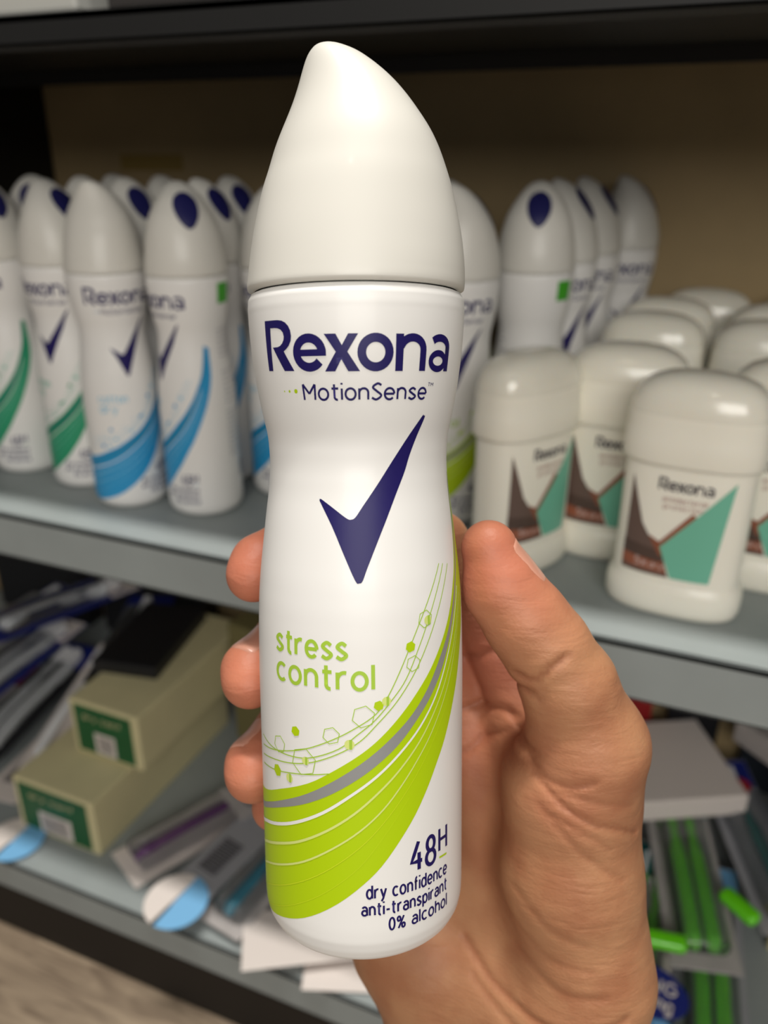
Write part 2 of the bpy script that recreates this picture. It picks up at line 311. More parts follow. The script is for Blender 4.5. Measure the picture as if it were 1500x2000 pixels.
LIMEW = dict(words=[('stress',-22.2,-2.6,78.95,3.75),('control',-22.0,3.5,71.8,4.0)], back=True)
OTHW = dict(words=[('cotton',-22.2,-2.6,78.95,3.75),('dry',-22.0,-10,71.8,4.0)], back=True)
SCH = {'lime': (LIME,GREY,LIME2,PALE,YEL,LIMEW), 'blue': (BLU,BLUD,BLUL,BLUL,BLUL,OTHW), 'jade': (GRN,GRND,GRNL,GRNL,GRNL,OTHW)}
def make_can(kind, caprot, seg=160):
    root = empty('deodorant_can')
    b = can_body('can_body', root, SCH[kind], seg)
    c = cap_geo('cap', root); c.rotation_euler.z = math.radians(caprot)
    return root
def dup(root, loc, rz, caprot=None, **k):
    r = root.copy(); C.objects.link(r); r.location = loc; r.rotation_euler = (0,0,rz)
    for key in ('label','category','group'):
        if key in r: del r[key]
    tag(r, **k)
    for ch in list(root.children):
        c = ch.copy(); C.objects.link(c); c.parent = r
        if caprot is not None and ch.name.startswith('cap'): c.rotation_euler.z = math.radians(caprot)
        for g in ch.children:
            d = g.copy(); C.objects.link(d); d.parent = c
    return r
# ------------------------------------------------------------------ room and shelving
ZT, ZM, ZL, YF = .0517, -.2349, -.6026, .387
FLOORZ = -.70
FL = bpy.data.materials.new('laminate floor'); FL.use_nodes = True
def _fl():
    nt = FL.node_tree; b = nt.nodes['Principled BSDF']; tc = nt.nodes.new('ShaderNodeTexCoord'); mp = nt.nodes.new('ShaderNodeMapping')
    mp.inputs['Scale'].default_value = (3, 22, 1); n = nt.nodes.new('ShaderNodeTexNoise'); n.inputs['Scale'].default_value = 4; n.inputs['Detail'].default_value = 6
    n.inputs['Distortion'].default_value = 1.2
    cr = nt.nodes.new('ShaderNodeValToRGB'); cr.color_ramp.elements[0].color = (*lin((112,96,80)),1); cr.color_ramp.elements[1].color = (*lin((160,142,120)),1)
    cr.color_ramp.elements[0].position = .35; cr.color_ramp.elements[1].position = .68
    nt.links.new(tc.outputs['Object'], mp.inputs[0]); nt.links.new(mp.outputs[0], n.inputs['Vector']); nt.links.new(n.outputs['Fac'], cr.inputs[0])
    nt.links.new(cr.outputs[0], b.inputs['Base Color']); b.inputs['Roughness'].default_value = .45
_fl()
box('floor', (-3.5,2.5,-2.2,1.2,FLOORZ-.02,FLOORZ), FL, bev=0, kind='structure')
WALLM = mat('store wall paint', (150,142,128), .8, noise=.1)
box('wall_back', (-3.5,2.5,.86,.9,FLOORZ,1.0), WALLM, bev=0, kind='structure')
unit = empty('shelving_unit', (0,0,FLOORZ), label='grey painted steel shelving unit holding the spray cans, sticks and brush packs', cat='shelf')
def shelf(z, y1, m, lip=.0344):
    bm = bmesh.new()
    for e in ((-1.5,.75,YF,y1,z-.004,z),(-1.5,.75,YF,YF+.0025,z-lip,z),(-1.5,.75,YF,YF+.022,z-lip,z-lip+.002),(-1.5,.75,y1-.002,y1,z-lip,z)):
        b2 = box_bm(*e, bev=.0006); me = bpy.data.meshes.new('t'); b2.to_mesh(me); b2.free(); bm.from_mesh(me); bpy.data.meshes.remove(me)
    o = from_bm('shelf_board', bm, m, unit); o.location.z = -FLOORZ; return o
shelf(ZM, .775, STEEL); shelf(ZL, .775, STEEL)
tb = shelf(ZT+.0145, .615, STEELD, lip=.0145); tb['label'] = 'upper shelf board with its underside shade put into the dark colour'
def upart(name, ext, m, **k):
    o = box(name, ext, m, unit, **k); o.location.z = -FLOORZ; return o
upart('back_panel', (-1.5,.75,.778,.782,FLOORZ+.03,.55), PANEL)
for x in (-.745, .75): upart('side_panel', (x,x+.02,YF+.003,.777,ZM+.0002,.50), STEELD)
upart('rear_light_block', (-1.5,.75,.606,.612,ZT+.0150,.52), STEELD)  # unseen upright added to stop overhead light leaking behind the upper board
upart('top_light_block', (-1.5,.75,YF+.02,.782,.52,.53), STEELD)  # unseen cover plate added to keep overhead light off the back panel
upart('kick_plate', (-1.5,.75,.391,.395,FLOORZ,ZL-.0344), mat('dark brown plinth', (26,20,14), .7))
# stock seen as dark shapes on the upper board / price ticket on its lip
tk = box('price_ticket', (-.56,-.50,YF-.0012,YF-.0002,ZT+.003,ZT+.0125), mat('faded red ticket', (110,52,50), .6), bev=.0003)
tag(tk, 'small faded reddish price ticket stuck on the upper shelf lip', 'price ticket')
gb = box('stock_box', (-.80,-.335,YF+.004,YF+.15,ZT+.0149,ZT+.10), mat('light grey box', (190,190,184), .6), bev=.002)
tag(gb, 'light grey box on the upper shelf at the top left picture corner', 'box')
gb = box('stock_box', (-.32,.40,YF+.010,YF+.16,ZT+.0149,ZT+.09), mat('charcoal box', (50,46,44), .6), bev=.002)
tag(gb, 'long charcoal box on the upper shelf along the top picture edge', 'box')
st = box('paper_sticker', (-.632,-.552,.7768,.7776,-.018,-.002), mat('yellowed tape', (150,126,66), .7), bev=.0002)
tag(st, 'small yellowed paper sticker on the dark back panel, upper left', 'sticker')
# ------------------------------------------------------------------ shelf cans
proto = {k: make_can(k, 10, 128) for k in ('lime','blue','jade')}
def face(x, y, deg=0): return math.atan2(-x, y)*0+math.radians(deg)
cans = [
 ('jade', -.511, .474, -8, -10, 'white can with green swoosh cut off by the left picture edge', 'front cans left of the held can'),
 ('jade', -.445, .468, 4, -14, 'white can with green swoosh, second from the left picture edge, partly behind its right neighbour', 'front cans left of the held can'),
 ('blue', -.389, .450, 54, 46, 'blue swoosh can turned right, its pale cap without visible outlet, third from left', 'front cans left of the held can'),
 ('blue', -.330, .458, -28, -14, 'blue swoosh can with navy oval outlet, nearest the held can on its left', 'front cans left of the held can'),
 ('lime', -.163, .513, 18, 10, 'lime swoosh can on the shelf just right of the held can', 'cans right of the held can'),
 ('lime', -.126, .566, 170, 113, 'white can with its back turned, navy outlet and green sticker facing out', 'cans right of the held can'),
 ('lime', -.121, .628, 30, -40, 'white can directly behind the back-turned can with the green sticker', 'cans right of the held can'),
 ('blue', -.113, .686, 10, -20, 'white can third in the line receding behind the green-stickered one', 'cans right of the held can'),
 ('blue', -.090, .741, 15, 0, 'dim white can farthest back and rightmost in the receding line of cans', 'cans right of the held can'),
 ('jade', -.520, .530, 5, -60, 'can behind the leftmost green swoosh can, navy outlet showing', 'rear cans on the left'),
 ('jade', -.463, .524, 0, -35, 'can in the second row, behind the second green swoosh can', 'rear cans on the left'),
 ('blue', -.408, .507, 10, -35, 'can in the second row, navy outlet showing between the two blue swoosh cans', 'rear cans on the left'),
 ('blue', -.352, .518, 5, -20, 'can in the second row, just behind the right blue swoosh can', 'rear cans on the left'),
 ('blue', -.292, .512, -15, 160, 'blue swoosh can in shadow between the front blue can and the held can', 'rear cans on the left'),
 ('blue', -.250, .565, 0, 120, 'pale cap peeking out right beside the left edge of the held can', 'rear cans on the left'),
 ('jade', -.480, .582, 0, -30, 'dim can top in the third row at far left', 'rear cans on the left'),
 ('jade', -.424, .570, 0, -30, 'dim can top in the third row behind the two green swoosh cans', 'rear cans on the left'),
 ('blue', -.367, .578, 0, -30, 'dim can top in the third row behind the right blue swoosh can', 'rear cans on the left'),
 ('blue', -.310, .575, 0, -30, 'dim can top with dark outlet in the third row near the held can', 'rear cans on the left'),
 ('lime', -.188, .572, 0, -30, 'grey shadowed can top behind the lime swoosh can', 'cans right of the held can'),
]
used = set(); can_objs = []
for i, (k, x, y, rz, cr, lab, grp) in enumerate(cans):
    kw = dict(label=lab, cat='spray can', group=grp)
    if k not in used:
        o = proto[k]; used.add(k); o.location = (x,y,ZM); o.rotation_euler.z = math.radians(rz); tag(o, **kw)
        for ch in o.children:
            if ch.name.startswith('cap'): ch.rotation_euler.z = math.radians(cr)
    else:
        o = dup(proto[k], (x,y,ZM), math.radians(rz), cr, **kw)
    can_objs.append(o)
def sticker(x, y, deg, z):
    mb = MB(); fs = []; vs = []
    for j in range(5):
        for i in range(7):
            th = math.radians(deg-13+26*i/6); r = rad(z*1000+j*3.2-6)/1000+.0003
            vs.append((x+r*math.sin(th), y-r*math.cos(th), ZM+z+(j*3.2-6)/1000))
    for j in range(4):
        for i in range(6): k = j*7+i; fs.append((k,k+1,k+8,k+7))
    mb.add(vs, fs, STKG); return mb
sticker(-.126,.566,62,.152).build('price_sticker', label='small square green sticker on the back-turned can', cat='sticker')
sticker(-.330,.458,92,.152).build('price_sticker', label='green sticker at the right edge of the front blue swoosh can', cat='sticker')
# ------------------------------------------------------------------ deodorant sticks
STW = mat('cream stick plastic', (246,242,228), .35, coat=.15, sss=.15)
STC = mat('frosted cap plastic', (238,234,220), .22, coat=.5, sss=.3)
BRN = mat('brown label print', (104,84,76), .45); BRND = mat('dark brown label print', (84,66,58), .45); RUST = mat('rust label print', (158,92,66), .45, noise=.25, nscale=80)
MINT = mat('mint label print', (116,190,164), .45); ROSE = mat('rose grey print', (196,170,162), .5); DARKT = mat('charcoal text', (52,46,58), .5)
def sup(a, b, t, n=2.6):
    c, s_ = math.cos(t), math.sin(t)
    return (a*math.copysign(abs(c)**(2/n), c), b*math.copysign(abs(s_)**(2/n), s_))
def oval_loft(mb, prof, m, seg=72, top=True, bot=True):
    vs = []
    for a, b, z in prof:
        for i in range(seg): x, y = sup(a, b, 2*math.pi*i/seg); vs.append((x/1000,y/1000,z/1000))
    n = len(prof); fs = [(j*seg+i, j*seg+(i+1) % seg, (j+1)*seg+(i+1) % seg, (j+1)*seg+i) for j in range(n-1) for i in range(seg)]
    if top: fs.append(tuple((n-1)*seg+i for i in range(seg)))
    if bot: fs.append(tuple(seg-1-i for i in range(seg)))
    mb.add(vs, fs, m)
def st_surf(u, z, lay):      # u,z in mm on front face, body a=33.5,b=19
    a = 33.8; b = 19.2+.0; x = max(-a+.01, min(a-.01, u)); n = 2.6
    y = b*(1-abs(x/a)**n)**(1/n)
    return (x/1000, -(y+.1+.05*lay)/1000, z/1000)
def make_stick():
    root = empty('deodorant_stick')
    mb = MB(); oval_loft(mb, [(33,18,0),(35,20,1.2),(36.4,21.4,5),(36.6,21.6,12),(35.8,20.8,17),(34,19.3,19.2),(33.6,19,20.5),(33.6,19,88),(33,18.5,90)], STW)
    f = lambda P: [(u*31, 24+v*58) for u, v in P]
    fill(mb, st_surf, f([(-.88,0),(-.86,.95),(-.6,.5),(-.45,.38),(-.28,.3),(-.05,0)]), BRN, 1, 2.5)
    fill(mb, st_surf, f([(-.88,.17),(-.88,.3),(-.22,.26),(-.14,.13)]), BRND, 2, 2.5)
    fill(mb, st_surf, f([(-.88,.05),(-.88,.17),(-.16,.15),(-.08,.04)]), RUST, 2, 2.5)
    fill(mb, st_surf, f([(-.47,.40),(-.28,.35),(.2,.68),(.3,.62),(-.24,.2),(-.36,.3)]), RUST, 2, 2.5)
    fill(mb, st_surf, f([(.8,1.0),(-.26,.3),(-.02,0),(.62,0)]), MINT, 3, 2.5)
    text(mb, st_surf, '5x', -20, 28.5, 3.0, 1, ROSE, .9, x1=-14, lay=4)
    text(mb, st_surf, 'dry', -12, 28.5, 2.2, 1, ROSE, .6, x1=-5, lay=4)
    sf2 = lambda u, z, lay: st_surf(u*.56+0, (z-144)*.62+74, lay)
    brand_word(mb, sf2, DARKT, lay=2)
    text(mb, st_surf, 'antibacterial'.replace('b','d'), -10, 68, 1.9, 1, ROSE, .5, x1=12, lay=2)
    text(mb, st_surf, 'protection', -9, 64, 1.9, 1, ROSE, .5, x1=11, lay=2)
    mb.build('stick_body', root)
    mb = MB(); oval_loft(mb, [(34.6,20,87),(35.8,21.2,87.3),(36.2,21.6,89),(36.4,21.8,96),(36.0,21.4,101),(35.6,21,103),(35.4,20.8,110),(35.2,20.6,113)], STW, top=False, bot=False)
    oval_loft(mb, [(35.2,20.6,113),(34.6,20,118),(32,18,124.5),(27,15,129),(20,11,132),(11,6,133.6),(3,1.6,134)], STC, bot=False)
    mb.build('cap', root)
    return root
sk0 = make_stick()
sticks = [
 (-.100,.458,62,'cream deodorant stick turned sideways, nearest the thumb','front sticks'),
 (-.050,.497,4,'cream deodorant stick half hidden behind the front one, brown label visible on its left','front sticks'),
 (-.006,.441,-4,'frontmost cream deodorant stick with whole brown and mint label','front sticks'),
 (.042,.490,-2,'cream deodorant stick cut off by the right picture edge','front sticks'),
 (-.048,.610,0,'stick whose broad cap shows above and behind the half hidden second stick','rear sticks'),
 (.028,.606,0,'stick behind the right-edge stick, its broad cap near the right picture edge','rear sticks'),
 (-.044,.680,0,'dim stick cap deeper in the shelf, behind the left broad cap','rear sticks'),
 (.036,.680,0,'dim stick cap deeper in the shelf, at the right picture edge','rear sticks'),
 (-.018,.742,0,'darkest stick cap in the last row, left one','rear sticks'),
 (.058,.742,0,'darkest stick cap in the last row, at the right picture edge','rear sticks'),
]
for i, (x, y, rz, lab, grp) in enumerate(sticks):
    kw = dict(label=lab, cat='deodorant stick', group=grp)
    if i == 0: sk0.location = (x,y,ZM); sk0.rotation_euler.z = math.radians(rz); tag(sk0, **kw)
    else: dup(sk0, (x,y,ZM), math.radians(rz), **kw)
# ------------------------------------------------------------------ lower shelf stock
CREAM = mat('cream carton board', (214,204,160), .6, noise=.08); GREENC = mat('green carton print', (20,92,48), .5, noise=.15, nscale=60)
WHP = mat('white card', (224,214,208), .55); GRP = mat('grey card', (178,172,170), .5, noise=.15, nscale=60); LBP = mat('light blue card', (120,180,225), .5)
DBP = mat('dark blue card', (28,40,120), .45); BLK = mat('black card', (22,22,26), .5); PUR = mat('purple brush plastic', (120,40,130), .35, coat=.3)
TEAL = mat('teal brush plastic', (0,140,170), .3, coat=.5); GRB = mat('green brush plastic', (105,215,20), .3, coat=.6); DTL = mat('deep teal plastic', (20,110,110), .35)
WPL = mat('white brush plastic', (232,232,234), .3, coat=.4); SLV = mat('silver card', (170,170,176), .35, metal=.3); REDP = mat('red card', (150,28,30), .5)
OLV = mat('olive carton board', (120,112,72), .6); BARC = mat('barcode ink', (60,56,60), .6)
CLR = mat('clear blister plastic', (240,244,246), .08, trans=.96, spec=.5)
def carton(x, y, z, w_, dpt, h, rz, lab, body=CREAM, front=GREENC, grp=None):
    root = empty('carton', (x,y,z), math.radians(rz), label=lab, cat='box', group=grp)
    box('carton_body', (-w_/2,w_/2,0,dpt,0,h), body, root, bev=.002)
    if front:
        box('printed_end', (-w_/2+.006,w_/2-.008,-.0006,.0004,.004,h-.004), front, root, bev=.0002)
        box('barcode_label', (-w_/2+.010+.018,w_/2-.03,-.0012,-.0004,.006,h*.48), WHP, root, bev=.0001)
        mb = MB()
        for i in range(14):
            xx = -w_/2+.032+i*.0026
            if xx > w_/2-.034: break
            mb.add([(xx,-.0014,.009),(xx+.0012,-.0014,.009),(xx+.0012,-.0014,h*.44),(xx,-.0014,h*.44)], [(0,1,2,3)], BARC)
        text(mb, lambda u, zz, l: (u/1000,-.0011,zz/1000), 'dry confidence'[:8], -w_*300, h*700, 4, 1, CREAM, 1.0, x1=w_*250)
        mb.build('end_lettering', root, smooth=False)
    return root
carton(-.5115,.427,ZL,.097,.215,.062,-1,'lower cream carton with green printed end on the bottom shelf')
carton(-.487,.480,ZL+.0625,.082,.185,.062,-1,'upper cream carton with green end and barcode, stacked on the lower carton')
carton(-.400,.615,ZL,.075,.14,.150,-10,'tall olive carton standing behind the green cartons', body=OLV, front=None)
carton(-.50,.53,ZL+.1247,.07,.12,.014,10,'flat dark packet lying on the upper green carton', body=BLK, front=None)
def brush(name, L, m, m2, parent, z=.006, x=0, bend=.003):
    mb = MB(); n = 26; sg = 10
    for part, mm in (((0,1),m),):
        vs = []
        for i in range(n+1):
            t = i/n; y = -L/2+L*t
            r = .0052*(1-.45*math.exp(-((t-.66)/.08)**2)) if t < .74 else .0045
            if t > .74: r = .0026+.0022*math.sin(min(1,(t-.74)/.26)*math.pi)
            if i in (0, n): r *= .3
            zz = z+bend*math.sin(t*math.pi*1.6)
            for k in range(sg):
                a = 2*math.pi*k/sg; vs.append((x+r*1.15*math.cos(a), y, zz+r*.8*math.sin(a)))
        mb.add(vs, [(i*sg+k,(i+1)*sg+k,(i+1)*sg+(k+1) % sg,i*sg+(k+1) % sg) for i in range(n) for k in range(sg)]+[tuple(range(sg)),tuple(n*sg+k for k in range(sg))[::-1]], m)
    o = mb.build(name, parent)
    mb = MB()
    for i in range(7):
        for j in range(3):
            yy = L/2-.006-i*.0036; xx = x+(j-1)*.003; zz = z+bend*math.sin(.93*math.pi*1.6)
            b = box_bm(xx-.0012,xx+.0012,yy-.0014,yy+.0014,zz,zz+.011,bev=.0003,seg=1)
            b.verts.index_update(); mb.add([v.co[:] for v in b.verts], [tuple(v.index for v in f.verts) for f in b.faces], m2 if j != 1 else WPL); b.free()
    mb.build('bristles', o, smooth=False)
    return o
def pack(x, y, z, L, W, rz, lab, card=WHP, hm=PUR, bm_=WPL, blister=True, tilt=(0,0), accent=LBP, grp='brush packs on the bottom shelf', words='dry', disc_end=False, barcode=False, nb=1, clear=True):
    root = empty('brush_pack', (x,y,z), 0, label=lab, cat='toothbrush pack', group=grp)
    root.rotation_euler = (math.radians(tilt[0]), math.radians(tilt[1]), math.radians(rz))
    bm = box_bm(-W/2,W/2,-L/2,L/2,0,.0012,bev=.0005,seg=1); from_bm('backing_card', bm, card, root)
    bm = box_bm(-W/2+.001,W/2-.001,L*.28,L/2-.002,.0012,.0016,bev=.0001,seg=1); from_bm('colour_band', bm, accent, root)
    mb = MB()
    text(mb, lambda u, zz, l: (u/1000,zz/1000,.0019), words, -W*400, L*320, W*230, 1, DBP, W*45, x1=W*400)
    mb.build('lettering', root, smooth=False)
    if barcode:
        mb = MB()
        for i in range(12):
            yy = -L*.3+i*.0032
            mb.add([(-W*.3,yy,.0018),(W*.2,yy,.0018),(W*.2,yy+.0016+.0006*(i % 2),.0018),(-W*.3,yy+.0016+.0006*(i % 2),.0018)], [(0,1,2,3)], BARC)
        mb.build('barcode', root, smooth=False)
    if disc_end:
        mb = MB(); n = 40; r = .027
        def half(m, a0, a1, zz):
            p = [(r*math.cos(math.radians(a)), -L/2+.004+r*math.sin(math.radians(a))) for a in np.linspace(a0,a1,n)]
            vs = [(*q, zz) for q in p]+[(*q, zz-.0012) for q in p]
            mb.add(vs, [tuple(range(n)), tuple(range(2*n-1,n-1,-1))]+[(i,(i+1) % n,n+(i+1) % n,n+i) for i in range(n)], m)
        half(WHP, 95, 265, .003); half(LBP, -85, 95, .003)
        mb.build('round_tab', root, smooth=False)
    for q in range(nb):
        if hm: brush('toothbrush', L*.84, hm, bm_, root, x=(q-(nb-1)/2)*.014)
    if blister and clear:
        bm = bmesh.new(); 
        b = box_bm(-W*.36,W*.36,-L*.44,L*.27,.0012,.017,bev=.006,seg=3)
        from_bm('clear_blister', b, CLR, root, smooth=True)
    return root
pack(-.770,.640,ZL+.060,.19,.052,-4,'grey and blue brush pack on top of the pile at the far left', card=GRP, hm=WPL, accent=DBP, tilt=(3,0))
pack(-.715,.585,ZL+.046,.19,.050,-2,'blue and white striped brush pack sloping forward in the left pile', card=DBP, hm=WPL, accent=WHP, tilt=(6,0), nb=2)
pack(-.665,.560,ZL+.030,.19,.050,4,'white handled brush pack with blue band in the left pile', card=BLK, hm=WPL, accent=DBP, tilt=(8,0), nb=2)
pack(-.606,.560,ZL+.040,.18,.030,10,'long narrow white brush pack leaning beside the cream cartons', card=WHP, hm=WPL, accent=WHP, tilt=(14,0), blister=False)
pack(-.612,.500,ZL+.004,.12,.045,6,'white and blue card lying flat left of the cartons', card=WHP, hm=None, accent=LBP, blister=False, barcode=True)
pack(-.700,.660,ZL+.090,.18,.055,-25,'dark blue pack at the back of the left pile', card=DBP, hm=WPL, accent=WHP, tilt=(2,0))
pack(-.60,.66,ZL+.070,.17,.06,20,'black and white pack behind the left cartons', card=BLK, hm=WPL, accent=DBP, tilt=(5,0))
pack(-.750,.530,ZL+.014,.20,.06,-6,'red lettered white pack at the bottom of the left pile', card=WHP, hm=DBP, accent=REDP, tilt=(2,0))
pack(-.545,.470,ZL+.0015,.13,.034,-4,'pack pinned under the lower carton, round white and blue tab poking out', card=WHP, hm=None, blister=False, disc_end=True)
pack(-.388,.503,ZL+.004,.19,.050,-26,'white brush pack with purple brush, nearest the cream cartons', card=WHP, hm=PUR, accent=PUR, tilt=(0,3), clear=True)
pack(-.325,.575,ZL+.028,.17,.046,-30,'second purple brush pack lying across the others', card=GRP, hm=PUR, accent=LBP, tilt=(-2,2))
pack(-.334,.490,ZL+.026,.20,.042,-12,'grey pack with barcode and round white and blue tab over the shelf edge', card=SLV, hm=None, accent=DBP, blister=False, barcode=True, disc_end=True, tilt=(3,0))
pack(-.300,.480,ZL+.012,.17,.045,-10,'glossy teal brush pack beside the barcoded grey pack', card=GRP, hm=TEAL, accent=WHP, tilt=(3,0))
pack(-.245,.418,ZL+.010,.10,.060,-60,'white triangular looking card behind the base of the held can', card=WHP, hm=None, accent=WHP, blister=False, words='dry', tilt=(0,-6))
pack(-.185,.410,ZL+.002,.10,.03,-70,'small blue and white pack at the shelf edge under the held can', card=WHP, hm=None, accent=DBP, blister=False)
pack(-.23,.51,ZL+.004,.18,.05,0,'brush pack hidden mostly behind the held can', card=WHP, hm=TEAL, accent=LBP)
pack(.012,.520,ZL+.012,.20,.055,-2,'green brush pack with dark blue oval, right beside the wrist', card=WHP, hm=GRB, bm_=DTL, accent=DTL, nb=2, grp='green brush packs beside the wrist', tilt=(5,0))
pack(.066,.515,ZL+.008,.20,.055,6,'green brush pack with silver folds at the right of the wrist', card=SLV, hm=GRB, bm_=DTL, accent=LBP, nb=2, grp='green brush packs beside the wrist', tilt=(7,0))
pack(.040,.590,ZL+.035,.19,.055,14,'green and teal brush pack on top of the right pile', card=GRP, hm=GRB, bm_=DTL, accent=DTL, nb=2, grp='green brush packs beside the wrist', tilt=(6,0))
pack(.092,.640,ZL+.040,.18,.050,22,'pack with dark blue oval and red dot under the white paper carton', card=SLV, hm=DTL, accent=DBP, grp='green brush packs beside the wrist', tilt=(8,0))
carton(.040,.628,ZL+.055,.10,.11,.022,28,'flat white paper carton lying on the right pile', body=WHP, front=None)
carton(.085,.700,ZL+.085,.05,.10,.025,-40,'dark grey folded pack leaning in the shadow at the right', body=GRP, front=None)
carton(.148,.640,ZL,.05,.10,.12,0,'blue and red striped box at the right picture edge', body=DBP, front=REDP)
carton(.128,.560,ZL,.036,.06,.06,0,'small cream box at the lower right picture edge', body=CREAM, front=None)
carton(-.045,.735,ZL,.07,.035,.11,4,'dark red box in shadow behind the right pile', body=REDP, front=None)
mb = MB()
def ovp(x, y, z, rx, ry, rz, m, lab, txt=None):
    o = MB(); n = 36; vs = [(rx*math.cos(2*math.pi*i/n), ry*math.sin(2*math.pi*i/n), zz) for zz in (.0015,0) for i in range(n)]
    o.add(vs, [tuple(range(n)), tuple(range(2*n-1,n-1,-1))]+[(i,n+i,n+(i+1) % n,(i+1) % n) for i in range(n)], m)
    if txt:
        sf_ = lambda u, zz, l: (u/1000,zz/1000,.0018)
        text(o, sf_, txt[0], -rx*650, ry*100, ry*330, 1, WHP, ry*90, x1=rx*650); text(o, sf_, txt[1], -rx*650, -ry*550, ry*330, 1, WHP, ry*90, x1=rx*650)
    ob = o.build('oval_tag', label=lab, cat='tag', smooth=False); ob.location = (x,y,z); ob.rotation_euler = (math.radians(12),0,math.radians(rz)); return ob
ovp(.022,.462,ZL+.030,.030,.019,-8,DBP,'dark blue oval tag with white lettering on the pack beside the wrist',('LONG','CLeaning'.lower()))
ovp(.062,.655,ZL+.060,.020,.012,30,DBP,'small dark blue oval tag below the white paper carton')
ovp(.078,.680,ZL+.062,.009,.008,0,REDP,'small red round dot above the green brushes')
ovp(.030,.428,ZL+.012,.034,.024,-6,LBP,'light blue rounded tab below the dark blue oval tag')

def cover(x, y, z, rz, L, lab):
    b = box_bm(-L/2,L/2,-.007,.007,0,.011,bev=.005,seg=4); o = from_bm('brush_head_cover', b, GRB, None, smooth=True, label=lab, cat='brush cover')
    o.location = (x,y,z); o.rotation_euler = (math.radians(14),0,math.radians(rz)); return o
cover(.030,.498,ZL+.040,8,.032,'glossy bright green brush cover lying across the pack beside the wrist')
cover(.082,.548,ZL+.046,-38,.034,'glossy bright green brush cover, tilted, at the right of the pile')

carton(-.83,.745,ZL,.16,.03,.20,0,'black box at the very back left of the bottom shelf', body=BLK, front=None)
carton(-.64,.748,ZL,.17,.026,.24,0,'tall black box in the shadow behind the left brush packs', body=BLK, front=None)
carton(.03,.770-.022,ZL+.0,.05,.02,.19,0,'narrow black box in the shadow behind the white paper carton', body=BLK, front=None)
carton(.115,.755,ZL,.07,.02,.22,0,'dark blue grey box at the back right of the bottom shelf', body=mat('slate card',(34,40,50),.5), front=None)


# ------------------------------------------------------------------ held can (pose measured in the room)
T_ = math.radians(8.3)
Ac = Vector(((707-750)/1600*.2165, -.25*.2165, .2165))
a_ = Vector((-.009, math.cos(T_), -math.sin(T_))).normalized()
e1 = a_.cross(Vector((0,0,-1))).normalized(); e1 = -e1 if e1.x < 0 else e1
e2 = e1.cross(a_); e2 = -e2 if e2.z > 0 else e2
Bc = Ac-a_*.0545
tw = lambda v: RIGHT*v.x+UP*v.y+FWD*v.z
X_, Y_, Z_, O_ = tw(e1), tw(-e2), tw(a_), tw(Bc)
HM = Matrix(((X_.x,Y_.x,Z_.x,O_.x),(X_.y,Y_.y,Z_.y,O_.y),(X_.z,Y_.z,Z_.z,O_.z),(0,0,0,1)))
hero = make_can('lime', 32, 256)
hero.matrix_world = HM
tag(hero, 'large white spray can with lime swoosh, held up in front by the hand', 'spray can')
# ------------------------------------------------------------------ the hand: one continuous surface grown from a distance field
def skin_material():
    m = bpy.data.materials.new('skin'); m.use_nodes = True; nt = m.node_tree; b = nt.nodes['Principled BSDF']
    at = nt.nodes.new('ShaderNodeAttribute'); at.attribute_name = 'tint'
    sep = nt.nodes.new('ShaderNodeSeparateColor'); nt.links.new(at.outputs['Color'], sep.inputs[0])
    def mixc(fac, a, c, blend='MIX'):
        mx = nt.nodes.new('ShaderNodeMix'); mx.data_type = 'RGBA'; mx.blend_type = blend
        if isinstance(fac, float): mx.inputs[0].default_value = fac
        else: nt.links.new(fac, mx.inputs[0])
        for i, q in ((6,a),(7,c)):
            if isinstance(q, tuple): mx.inputs[i].default_value = (*lin(q),1)
            else: nt.links.new(q, mx.inputs[i])
        return mx.outputs[2]
    tc = nt.nodes.new('ShaderNodeTexCoord')
    n1 = nt.nodes.new('ShaderNodeTexNoise'); n1.inputs['Scale'].default_value = 60; n1.inputs['Detail'].default_value = 5
    nt.links.new(tc.outputs['Object'], n1.inputs['Vector'])
    r1 = nt.nodes.new('ShaderNodeValToRGB'); r1.color_ramp.elements[0].position = .4; r1.color_ramp.elements[1].position = .66
    nt.links.new(n1.outputs['Fac'], r1.inputs[0])
    base = mixc(r1.outputs[0], SK1, SK2)
    c2 = mixc(sep.outputs['Red'], base, SKR)
    c3 = mixc(sep.outputs['Green'], c2, (150,88,62))
    nt.links.new(c3, b.inputs['Base Color'])
    b.inputs['Roughness'].default_value = .5; b.inputs['Specular IOR Level'].default_value = .35
    b.inputs['Subsurface Weight'].default_value = .18; b.inputs['Subsurface Scale'].default_value = .003; b.inputs['Subsurface Radius'].default_value = (1,.45,.25)
    n2 = nt.nodes.new('ShaderNodeTexVoronoi'); n2.inputs['Scale'].default_value = 1100; nt.links.new(tc.outputs['Object'], n2.inputs['Vector'])
    n3 = nt.nodes.new('ShaderNodeTexNoise'); n3.inputs['Scale'].default_value = 130; n3.inputs['Detail'].default_value = 6; n3.inputs['Distortion'].default_value = .6
    mp = nt.nodes.new('ShaderNodeMapping'); mp.inputs['Scale'].default_value = (.6,.6,2.2); nt.links.new(tc.outputs['Object'], mp.inputs[0]); nt.links.new(mp.outputs[0], n3.inputs['Vector'])
    ad = nt.nodes.new('ShaderNodeMath'); ad.operation = 'MULTIPLY_ADD'; nt.links.new(n2.outputs['Distance'], ad.inputs[0]); ad.inputs[1].default_value = .12; nt.links.new(n3.outputs['Fac'], ad.inputs[2])
    bp = nt.nodes.new('ShaderNodeBump'); bp.inputs['Strength'].default_value = .45; bp.inputs['Distance'].default_value = .0008
    nt.links.new(ad.outputs[0], bp.inputs['Height']); nt.links.new(bp.outputs[0], b.inputs['Normal'])
    return m
SK1, SK2, SKR = (182,132,96), (166,112,80), (198,114,92)
